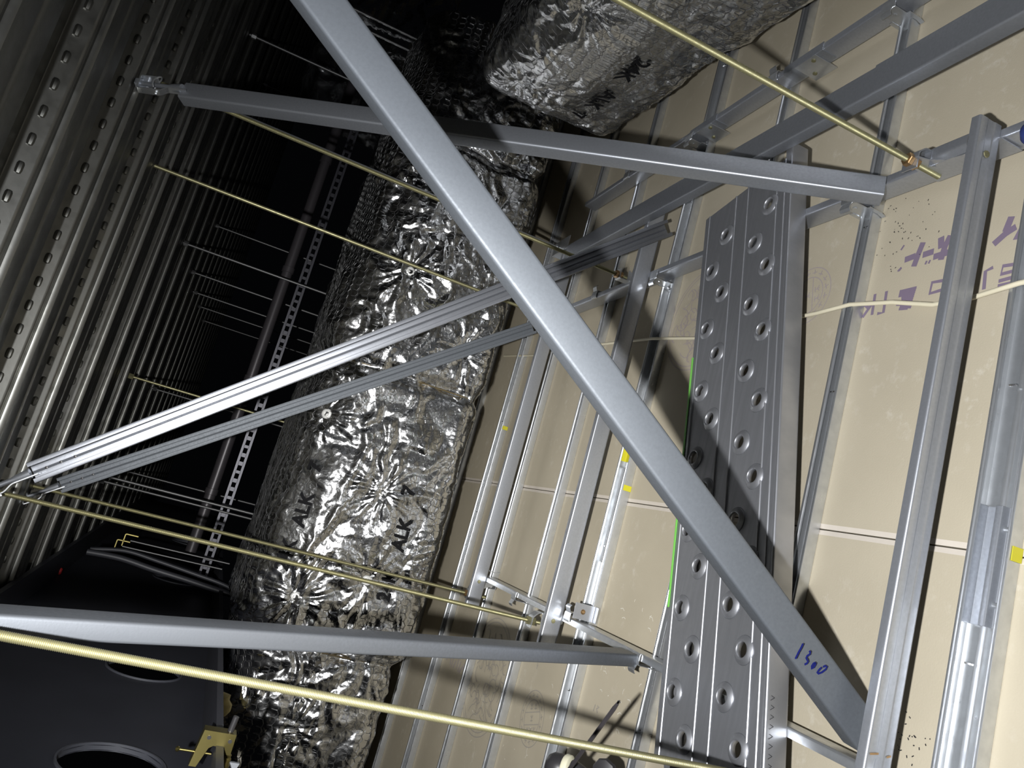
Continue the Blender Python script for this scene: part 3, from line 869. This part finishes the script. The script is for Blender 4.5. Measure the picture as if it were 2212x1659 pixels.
# ---- long duct, along X
YD, ZD0, ZD1 = 2.135, -.645, -.165
sec1 = [(2.70, ZD0), (YD, ZD0), (YD, ZD1 - .115), (YD + .032, ZD1 - .036), (YD + .11, ZD1), (2.70, ZD1)]
def place1(u, a, b):
    f = np.clip((-.40 - u) / .12, 0, 1); f = f * f * (3 - 2 * f)
    bb = np.where(b > -.4, b - f * .03, b + f * .02); aa = np.where(a < 2.4, a + f * .02, a)
    return np.stack([u, aa, bb], -1)
d1 = Duct(-1.0, 1.45, sec1, place1, [], [(.325, .022, .022), (-.46, .02, .024), (1.05, .02, .02)], 21)
def s1(z): return d1.inv(YD, z)
d1.plist = [(-.004, s1(-.438), 1.0), (-.33, s1(-.30), .9), (-.245, s1(-.47), .5), (.62, s1(-.33), .9), (.16, s1(-.22), .7), (.85, s1(-.5), .8), (-.66, s1(-.42), .7), (.45, s1(-.55), .6)]
T1 = thing('foil_duct', 'long foil-wrapped insulated duct crossing the middle, netted with hexagonal wire', 'duct', (.3, 2.4, ZD0), 'foil-wrapped insulated ducts')
d1.bulge = [(-.10, s1(-.45), .25, .16, .016), (.60, s1(-.42), .22, .18, .016)]; d1.ridge = s1(-.33)
WORDS1 = [('24K', (838, 1300)), ('ALK', (868, 1192)), ('7', (888, 1072)), ('24K', (620, 1235)), ('ALK', (656, 1140)), ('7', (690, 1022))]
for b_, p_ in WORDS1:
    a_ = at(*p_, 1, YD); d1.flat.append((a_[0] + .045, s1(a_[2]) + .018, .07 if len(b_) > 1 else .03, .035))
P, F, ns, nu = d1.surface(.0046)
mesh_np('foil_wrap', P, F[:, ::-1], foil, T1, 180)
netting(d1, s1(ZD0) - .16, s1(ZD1) + .42, .019, wirem, T1, .0007)
for (pu, ps, st) in d1.plist[:6]: pin_button(d1, pu, ps, T1)
for (su, w, dp) in d1.seams[:2]:
    ss = np.linspace(s1(ZD0) - .2, s1(ZD1) + .45, 60)
    MB().tube([tuple(p) for p in d1.pos(np.full(60, su), ss, .001, False)], .0022, 6).build('tie_band', browntape, T1, 60)
# printed words; on this face the text reads along +X with its top upward
def word1(body, p, q, zline):
    a = at(*p, 1, YD); d_ = np.array([1.0, 0.0])
    print_on(d1, body, .050, a[0], s1(a[2]), (1, 0), (0, 1), T1)
for body, p in WORDS1:
    word1(body, p, None, None)
# exposed wool at the lower end near the beam
MB().lathe((-.615, 2.10, -.200), (.8, .1, .5), [(.003, -.03), (.016, -.024), (.024, -.010), (.021, .004), (.027, .014), (.014, .026), (.003, .030)], 11).build('wool_tuft', wool, T1, 60)

# ---- near duct, along Y at the top of the photo
XN = 1.10
def place2(u, a, b):
    f = np.clip((1.88 - u) / .8, -.2, 1.8)
    bb = np.where(b < -.5, b - .05 * f, b - .012 * f)
    e = np.clip((u - 1.80) / .17, 0, 1); e = 1 - np.sqrt(np.clip(1 - e * e, 0, 1))
    aa = a + (1.36 - a) * e * .75; bb = bb + (-.5 - bb) * e * .75
    return np.stack([aa, u, bb], -1)
sec2 = [(1.66, -.695), (XN, -.695), (XN, -.318), (1.66, -.318)]
d2d = Duct(.35, 1.968, sec2, place2, [], [], 55, 1.25)
def s2(z): return d2d.inv(XN, z)
def yz(px, py): p = at(px, py, 0, XN); return p[1], s2(p[2])
d2d.plist = [(*yz(1130, 165), 1.0), (*yz(1265, 5), 1.1), (*yz(1490, 145), 1.0), (*yz(1370, 300), .6), (1.05, s2(-.45), .8)]
T2 = thing('foil_duct', 'near foil-wrapped duct at the top of the photo printed 24K ALK 7', 'duct', (1.3, 1.2, -.7), 'foil-wrapped insulated ducts')
d2d.bulge = [(1.66, s2(-.47), .24, .15, .034), (1.20, s2(-.46), .22, .15, .030)]
WORDS2 = [('24K', (1362, 88)), ('ALK', (1302, 165)), ('7', (1240, 222))]
for b_, p_ in WORDS2:
    a_ = yz(*p_); d2d.flat.append((a_[0] + .045, a_[1] - .018, .08, .05))
d2d.flat.append((1.45, s2(-.5), .16, .09))
P, F, ns, nu = d2d.surface(.0046)
mesh_np('foil_wrap', P, F[:, ::-1], foil2, T2, 180)
d2n = d2d
netting(d2n, s2(-.695) - .14, s2(-.318) + .40, .0185, wirem, T2, .0006)
for (pu, ps, st) in d2d.plist[:3]: pin_button(d2d, pu, ps, T2)
def word2(body, p, q):
    a = yz(*p)
    print_on(d2d, body, .054, a[0], a[1], (1.12, 0), (0, -1), T2, .026)
for body, p in WORDS2: word2(body, p, None)

# ---- elbow linking the two and a dark duct behind
def place3(u, a, b): return np.stack([u, a, b], -1)
d3d = Duct(1.45, 2.8, [(3.35, -.30), (3.35, .16), (2.80, .16), (2.80, -.30)][::-1], place3, [(1.8, .3, .8), (2.2, .3, .8)], [(2.0, .02, .02)], 91)
T3 = thing('foil_duct', 'dim netted duct in the dark corner behind the near duct', 'duct', (2.0, 3.0, -.30), 'foil-wrapped insulated ducts')
P, F, ns, nu = d3d.surface(.009)
mesh_np('foil_wrap', P, F[:, ::-1], foil, T3, 180)

# ================================================================== FAR PIPE, STRUT, CABLES
t = thing('black_pipe', 'black pipe running through the dark void behind the rods', 'pipe', (.4, 3.2, -.04))
MB().tube([(-.42, 3.2, -.018), (2.6, 3.2, -.018)], .021, 16).build('pipe', blackp, t, 60)
for x in (-.18, .28, .75, 1.25):
    MB().lathe((x, 3.2, -.018), (1, 0, 0), [(.0225, -.012), (.0245, -.011), (.0245, .011), (.0225, .012)], 16).build('pipe_clip', blackp, t, 40)
t = thing('slotted_strut', 'pale slotted strut alongside the black pipe', 'strut', (.4, 3.17, -.11))
for z in (-.074, -.099):
    MB().box((.75, 3.17, z), (2.5, .003, .009)).build('rail', strutm, t)
k = 0; x = -.49
while x < 2.0:
    MB().box((x, 3.17, -.0865), (.015 if k % 3 else .011, .003, .018)).build('web_bar', strutm, t)
    x += .034; k += 1
def cab(pts, y_, r, lab, mm, name='drooping_cable'):
    P = [at(px, py, 1, y_ + dy) for (px, py, dy) in pts]
    Q = []
    for i in range(len(P) - 1):
        p0, p1, p2, p3 = P[max(i - 1, 0)], P[i], P[i + 1], P[min(i + 2, len(P) - 1)]
        for k in range(6):
            t_ = k / 6
            Q.append(.5 * (2 * p1 + (p2 - p0) * t_ + (2 * p0 - 5 * p1 + 4 * p2 - p3) * t_ ** 2 + (3 * p1 - p0 - 3 * p2 + p3) * t_ ** 3))
    Q.append(P[-1])
    o = MB().tube(Q, r, 8).build(name, mm, None, 60)
    return tag(o, lab, 'cable')
cab([(188, 1192, 0), (260, 1206, 0), (330, 1230, 0), (400, 1252, 0), (460, 1272, 0), (525, 1292, 0)], 2.75, .010, 'thick grey cable drooping from the deck to the foil duct, lower of two', greyc)
cab([(195, 1186, 0), (270, 1190, 0), (340, 1212, 0), (420, 1240, 0), (480, 1262, 0), (522, 1284, 0)], 2.80, .007, 'thinner grey cable drooping just above the thick one', greyc)
# cream cable across the boards
cp = [(.437, .56), (.438, .627), (.439, .70), (.441, .76), (.457, .83), (.462, .9), (.461, .97), (.463, 1.05), (.467, 1.2), (.471, 1.33), (.488, 1.49), (.503, 1.61), (.512, 1.78), (.53, 2.0), (.541, 2.25), (.574, 2.56)]
cz = [ZB + .03, ZB + .027, ZB + .012, ZB + .010, ZB + .012, ZB + .024, ZB + .022, ZB + .02, ZB + .022, ZB + .012, ZB + .024, ZB + .012, ZB + .022, ZB + .012, ZB + .012, ZB + .012]
o = MB().tube([(a, b, c) for (a, b), c in zip(cp, cz)], .0034, 8).build('thin_cable', cablem, None, 60)
tag(o, 'thin cream cable lying across the furring bars and boards', 'cable')

# far gold brackets and red cap
for k, (px, py) in enumerate(((282, 1168), (264, 1180))):
    p = at(px, py, 1, 2.9)
    t = thing('beam_bracket', ['small gold bracket in the dark above the grey cables, upper one', 'small gold bracket in the dark above the grey cables, lower one'][k], 'bracket', tuple(p), 'gold brackets in the dark')
    MB().sheet(p - EY * .015, p + EY * .015, EX, EZ, [(-.02, .02), (.02, .02), (.02, -.02)], .003, .004).build('plate', oldgold, t, 35)
    MB().tube([p, p - EZ * .33], .003, 8).build('rod', farsteel, t, 60)
p = at(125, 1233, 2, ZD - .006)
o = MB().lathe(p, EZ, [(.009, -.012), (.012, -.008), (.012, .006), (.006, .008)], 14).build('plastic_cap', redp, None, 50)
tag(o, 'small red plastic cap on the underside of the steel deck', 'cap')

# ================================================================== BEAM CLAMP
c = at(478, 1606, 0, XB + .095); c = V(c[0], c[1], ZBF + .006)
t = thing('beam_clamp', 'gold beam clamp gripping the flange at the bottom left', 'clamp', tuple(c))
MB().prism([(-.030, -.020), (.020, -.020), (.020, .012), (.010, .012), (.008, .0015), (-.010, .0015), (-.016, .006), (-.026, .036), (-.037, .036)], c + EY * .012, (0, 0, -1), (-1, 0, 0), (0, -1, 0), .024).build('jaw', oldgold, t, 40)
for (dz, dx) in ((.020, .010), (-.013, .009)):
    MB().lathe(c + V(dx, -.0122, dz), (0, -1, 0), [(.0032, 0), (.0032, .0006)], 10).build('rivet_hole', plastic, t)
MB().tube([c + V(-.018, 0, .058), c + V(-.018, 0, .008)], .0022, 8).build('set_screw', oldgold, t, 60)
MB().lathe(c + V(-.018, 0, .060), (0, 0, 1), [(.0030, -.003), (.0045, 0), (.0028, .003)], 10).build('screw_head', oldgold, t, 40)
MB().tube([c + V(.020, .0, -.010), c + V(.044, .0, -.012)], .0050, 8).build('stud', plastic, t, 60)
MB().lathe(c + V(-.012, 0, -.016), (-1, 0, 0), [(.004, 0), (.008, .003), (.007, .006), (.009, .009), (.008, .014), (.010, .018), (.006, .028)], 12).build('spring', oldgold, t, 50)
MB().prism([(-.014, 0), (.018, .0), (.012, .020), (.022, .030), (-.006, .022)], c + V(-.026, .006, -.022), (0, 0, -1), (-1, 0, 0), (0, -1, 0), .006).build('swivel_plate', galv, t)

# ================================================================== TOOL AT THE BOTTOM EDGE
q = at(1238, 1668, 2, -.665)
ax = unit(V(.10, -.55, -.50))
tb = V(q[0], q[1], ZB)
t = thing('power_tool', 'dark tool with cream ring and metal nozzle at the bottom edge', 'tool', tuple(tb))
MB().lathe(q - ax * .05, ax, [(.010, .004), (.018, .008), (.0225, .016), (.0225, .032), (.020, .036)], 24).build('body', plastic, t, 45)
MB().lathe(q - ax * .016, ax, [(.0225, 0), (.0245, .003), (.0235, .010), (.019, .013)], 24).build('cream_ring', cream, t, 45)
MB().lathe(q - ax * .003, ax, [(.0175, 0), (.017, .008), (.0125, .020), (.0105, .026), (.008, .026), (.007, .012)], 24).build('nozzle', plastic, t, 45)
MB().lathe(q + ax * .010, ax, [(.0060, 0), (.0068, .004), (.0060, .013), (.0032, .016), (.0015, .019)], 16).build('metal_tip', chrome, t, 45)
hz = q[2] - .03
MB().box((q[0] - .045, q[1] + .035, (hz + ZB) / 2), (.04, .05, hz - ZB)).build('handle', plastic, t)
g = at(1306, 1668, 2, -.70)
MB().lathe(g, (0, -.5, .6), [(.006, -.010), (.018, -.008), (.021, 0), (.019, .007), (.010, .009)], 9).build('belt_clip', plastic, t, 20)
a, b = at(1337, 1516, 2, -.60), at(1222, 1672, 2, -.635)
t = thing('metal_probe', 'slim dark metal rod pointing up beside the tool at the bottom edge', 'rod', tuple(b))
MB().tube([b, b * .08 + a * .92, a], [.0032, .0032, .0018], 10).build('shaft', blackp, t, 60)
MB().lathe(a, unit(a - b), [(.0020, -.003), (.0024, 0), (.0010, .003)], 10).build('tip', chrome, t, 60)

# small angle plate with a brass screw on the taped bar
p = at(1259, 1322, 2, -.772)
t = thing('angle_plate', 'small square steel plate with brass screw at the end of the taped bar', 'bracket', tuple(p))
MB().sheet((p[0] - .016, p[1], 0), (p[0] + .016, p[1], 0), EY, EZ, [(0, p[2] + .02), (0, ZB + .022), (-.016, ZB + .022)], .0015, .003).build('plate', strapm, t, 35)
MB().lathe((p[0], p[1] - .001, p[2]), (0, -1, 0), [(.0055, 0), (.005, .0015), (.002, .004)], 10).build('screw', copper, t, 40)

# ================================================================== MARKS AND TAPE ON THE BOARDS
boards = [o for o in COL.objects if o.name.startswith('gypsum_board')]
def board_at(x, y):
    for o in boards:
        c = wloc(o); d = o.dimensions
        if abs(c.x - x) <= d.x / 2 + .002 and abs(c.y - y) <= d.y / 2 + .002: return o
    return boards[0]
bpy.context.view_layer.update()
def zb(px, py): return at(px, py, 2, ZB)
def marks(name, lines, w, mm, ref):
    P = zb(*ref); b = board_at(P[0], P[1])
    return MB().strokes(lines, w, EZ, .0004).build(name, mm, b)
def cr(ox, oy, sc, pts): return [zb(ox + x / sc, oy + y / sc) for x, y in pts]
# stencilled purple characters (crop origin 1820,420 scale 5.643)
K = lambda *p: cr(1820, 420, 5.643, p)
bold = [K((985, 585), (930, 720), (870, 880)), K((760, 800), (890, 750)), K((980, 740), (1115, 695)),
        K((1205, 520), (1205, 655)), K((1320, 500), (1250, 640), (1200, 800)), K((1110, 765), (1310, 700)),
        K((2065, 270), (1990, 455)), K((2120, 395), (1990, 480), (1845, 610)), K((2205, 400), (2125, 540), (2205, 500))]
marks('stencil_print', bold, .0098, purple, (2000, 560))
dot = [K((1010, 855), (1030, 810)), K((1050, 845), (1072, 800)), K((675, 940), (720, 890)), K((690, 935), (722, 895)), K((715, 680), (755, 620))]
marks('stencil_print', dot, .0032, purple, (2000, 560))
row2 = [K((400, 1215), (360, 1470)), K((365, 1330), (245, 1500)), K((270, 1340), (330, 1400)), K((540, 1180), (500, 1440), (425, 1455)),
        K((720, 1165), (700, 1255)), K((1235, 1050), (1095, 1075), (1065, 1210), (1215, 1165)),
        K((1840, 890), (1745, 940), (1725, 1160)), K((2155, 845), (1960, 875), (1935, 975), (2145, 920)), K((2120, 1000), (1905, 1060)), K((2110, 1070), (1895, 1120))]
marks('stencil_print', row2, .0052, purple, (2000, 640))
hat = [K((720 + 0, 1180 + 26 * i), (905 - 8 * i, 1135 + 26 * i)) for i in range(9)] + [K((660, 1345), (870, 1340)), K((700, 1375), (840, 1375)), K((690, 1400), (800, 1390))]
marks('stencil_print', hat, .0042, purple, (1950, 650))
marks('stencil_print', [K((1180 + 0, 300), (1182, 302))], .001, purple, (2000, 560))
# round approval stamps
def ring(c, r, n=48, a0=0, a1=2 * math.pi): return [(c[0] + r * math.cos(a), c[1] + r * math.sin(a), ZB) for a in np.linspace(a0, a1, n)]
def approval(c, r, mm, rot, squash=1.0):
    L = [ring(c, r), ring(c, r * .66)]
    cs, sn = math.cos(rot), math.sin(rot)
    def q(a, b): return (c[0] + r * (a * cs - b * sn), c[1] + r * (a * sn + b * cs), ZB)
    for h in (-.22, .22): L.append([q(-.61, h), q(.61, h)])
    # characters of the three rows
    for (bx, by) in ((-.28, .42), (0, .42), (.28, .42), (0, 0), (-.25, -.42), (.1, -.42)):
        L += [[q(bx - .1, by + .08), q(bx + .1, by + .08)], [q(bx, by + .12), q(bx, by - .12)], [q(bx - .1, by - .10), q(bx, by), q(bx + .1, by - .10)]]
    for k in range(16):
        a = k / 16 * 2 * math.pi
        L += [[q(.76 * math.cos(a), .76 * math.sin(a)), q(.92 * math.cos(a + .05), .92 * math.sin(a + .05))],
              [q(.80 * math.cos(a + .16), .80 * math.sin(a + .16)), q(.84 * math.cos(a - .1), .84 * math.sin(a - .1))]]
    return L
c0 = zb(1745, 640); marks('approval_stamp', approval(c0, .052, purple2, .2), .0016, purple2, (1745, 640))
c1 = zb(1149, 1552); marks('approval_stamp', approval(c1, .060, purple2, 1.9), .0022, greyink, (1149, 1552))
# large round emblems: double outline filled with curling lines
def emblem(c, r, seed, n=34):
    L = [ring(c, r), ring(c, r * .93)]
    rr = random.Random(seed)
    for k in range(n):
        a = rr.uniform(0, 6.28); d_ = r * .8 * math.sqrt(rr.random()); x, y_ = c[0] + d_ * math.cos(a), c[1] + d_ * math.sin(a)
        th = rr.uniform(0, 6.28); ln = []
        for j in range(7):
            if (x - c[0]) ** 2 + (y_ - c[1]) ** 2 < (r * .86) ** 2: ln.append((x, y_, ZB))
            th += rr.uniform(.1, .8); x += .009 * math.cos(th); y_ += .009 * math.sin(th)
        if len(ln) > 2: L.append(ln)
    return L
c2 = zb(1512, 688); marks('round_emblem', emblem(c2, .115, 3, 60), .0018, purple2, (1500, 690))
c3 = zb(1050, 1460); marks('round_emblem', emblem(c3, .15, 8, 70), .0026, greyink, (1050, 1460))
# short numbers and faint stamp text
K2 = lambda *p: cr(1130, 1480, 6.32, p)
marks('printed_number', [K2((990, 265), (960, 355)), K2((1015, 385), (1010, 345), (1000, 330), (1040, 300), (1015, 285))], .0035, greyink, (1285, 1535))
K3 = lambda *p: cr(940, 1400, 5.821, p)
marks('printed_number', [K3((1295, 185), (1280, 225), (1300, 215)), K3((1295, 215), (1275, 260))], .003, greyink, (1162, 1440))
marks('stencil_print', [K3((165, 90), (145, 150)), K3((200, 100), (190, 210)), K3((240, 110), (200, 240)), K3((265, 160), (225, 250)), K3((300, 140), (265, 270)), K3((330, 170), (285, 300)), K3((350, 230), (300, 310)), K3((365, 200), (350, 280))], .0065, purple2, (985, 1435))
# chalky scuffs
rr = random.Random(4)
sc_l = []
for k in range(50):
    px, py = rr.choice([(1190, 1170), (1330, 1440), (1200, 1500), (1130, 1620), (1380, 1330), (1010, 1560), (1340, 1560)])
    px += rr.gauss(0, 28); py += rr.gauss(0, 42)
    q = zb(px, py); a = rr.uniform(0, 3.14); l = rr.uniform(.003, .016)
    sc_l.append([(q[0], q[1], ZB), (q[0] + l * math.cos(a) * .5, q[1] + l * math.sin(a) * .5, ZB), (q[0] + l * math.cos(a + .4), q[1] + l * math.sin(a + .4), ZB)])
scm = MB().strokes(sc_l, .0016, EZ, .0003).build('chalk_scuffs', chalk, board_at(0, 1.3)); scm['kind'] = 'stuff'
dl = []
for k in range(90):
    q = zb(1960 + rr.gauss(0, 45), 500 + rr.gauss(0, 38)) if k < 60 else zb(1960 + rr.gauss(0, 25), 1590 + rr.gauss(0, 25))
    a = rr.uniform(0, 3.14); l = rr.uniform(.0008, .003); dl.append([(q[0], q[1], ZB), (q[0] + l * math.cos(a), q[1] + l * math.sin(a), ZB)])
dm = MB().strokes(dl, .0012, EZ, .0004).build('drill_swarf', plastic, board_at(.5, .8)); dm['kind'] = 'stuff'
# yellow marks on the taped bar and at the right edge
def sheet_box(name, lab, c, d, mm):
    o = MB().box(c, d).build(name, mm); return tag(o, lab, 'tape', 'yellow tape pieces')
o = MB().sheet((.205, 1.5005, ZB + .0025), (.285, 1.5005, ZB + .0025), EY, EZ, [(-.006, 0), (.011, 0), (.011, .014)], .0006, .001).build('yellow_tape', yellow)
tag(o, 'long yellow tape strip inside the wide furring bar by the long brace', 'tape', 'yellow tape pieces')
o = MB().box((.145, 1.4615, ZB + .010), (.012, .0012, .019)).build('yellow_tape', yellow); tag(o, 'short yellow tape mark on the side of the wide furring bar', 'tape', 'yellow tape pieces')
o = MB().box((.118, .5935, ZB + .009), (.016, .0010, .016)).build('yellow_tape', yellow); tag(o, 'yellow smear at the right edge beside the wide furring bar', 'tape', 'yellow tape pieces')
o = MB().box((.30, 2.344, ZB + .010), (.012, .0012, .018)).build('yellow_tape', yellow); tag(o, 'tiny yellow mark on the furring bar nearest the foil duct shadow', 'tape', 'yellow tape pieces')

# blue rounded piece at the right edge, resting on the carrier
p = at(2243, 292, 2, ZC1 + .012)
o = MB().lathe((p[0], p[1] - .0, ZC1 + .0005), EZ, [(.004, 0), (.012, .001), (.016, .010), (.015, .022), (.009, .031), (.002, .033)], 18).build('blue_cap', mat('blue_plastic', (.02, .035, .16), 0, .6), None, 60)
tag(o, 'rounded dark blue piece just showing at the right edge of the photo', 'cap')
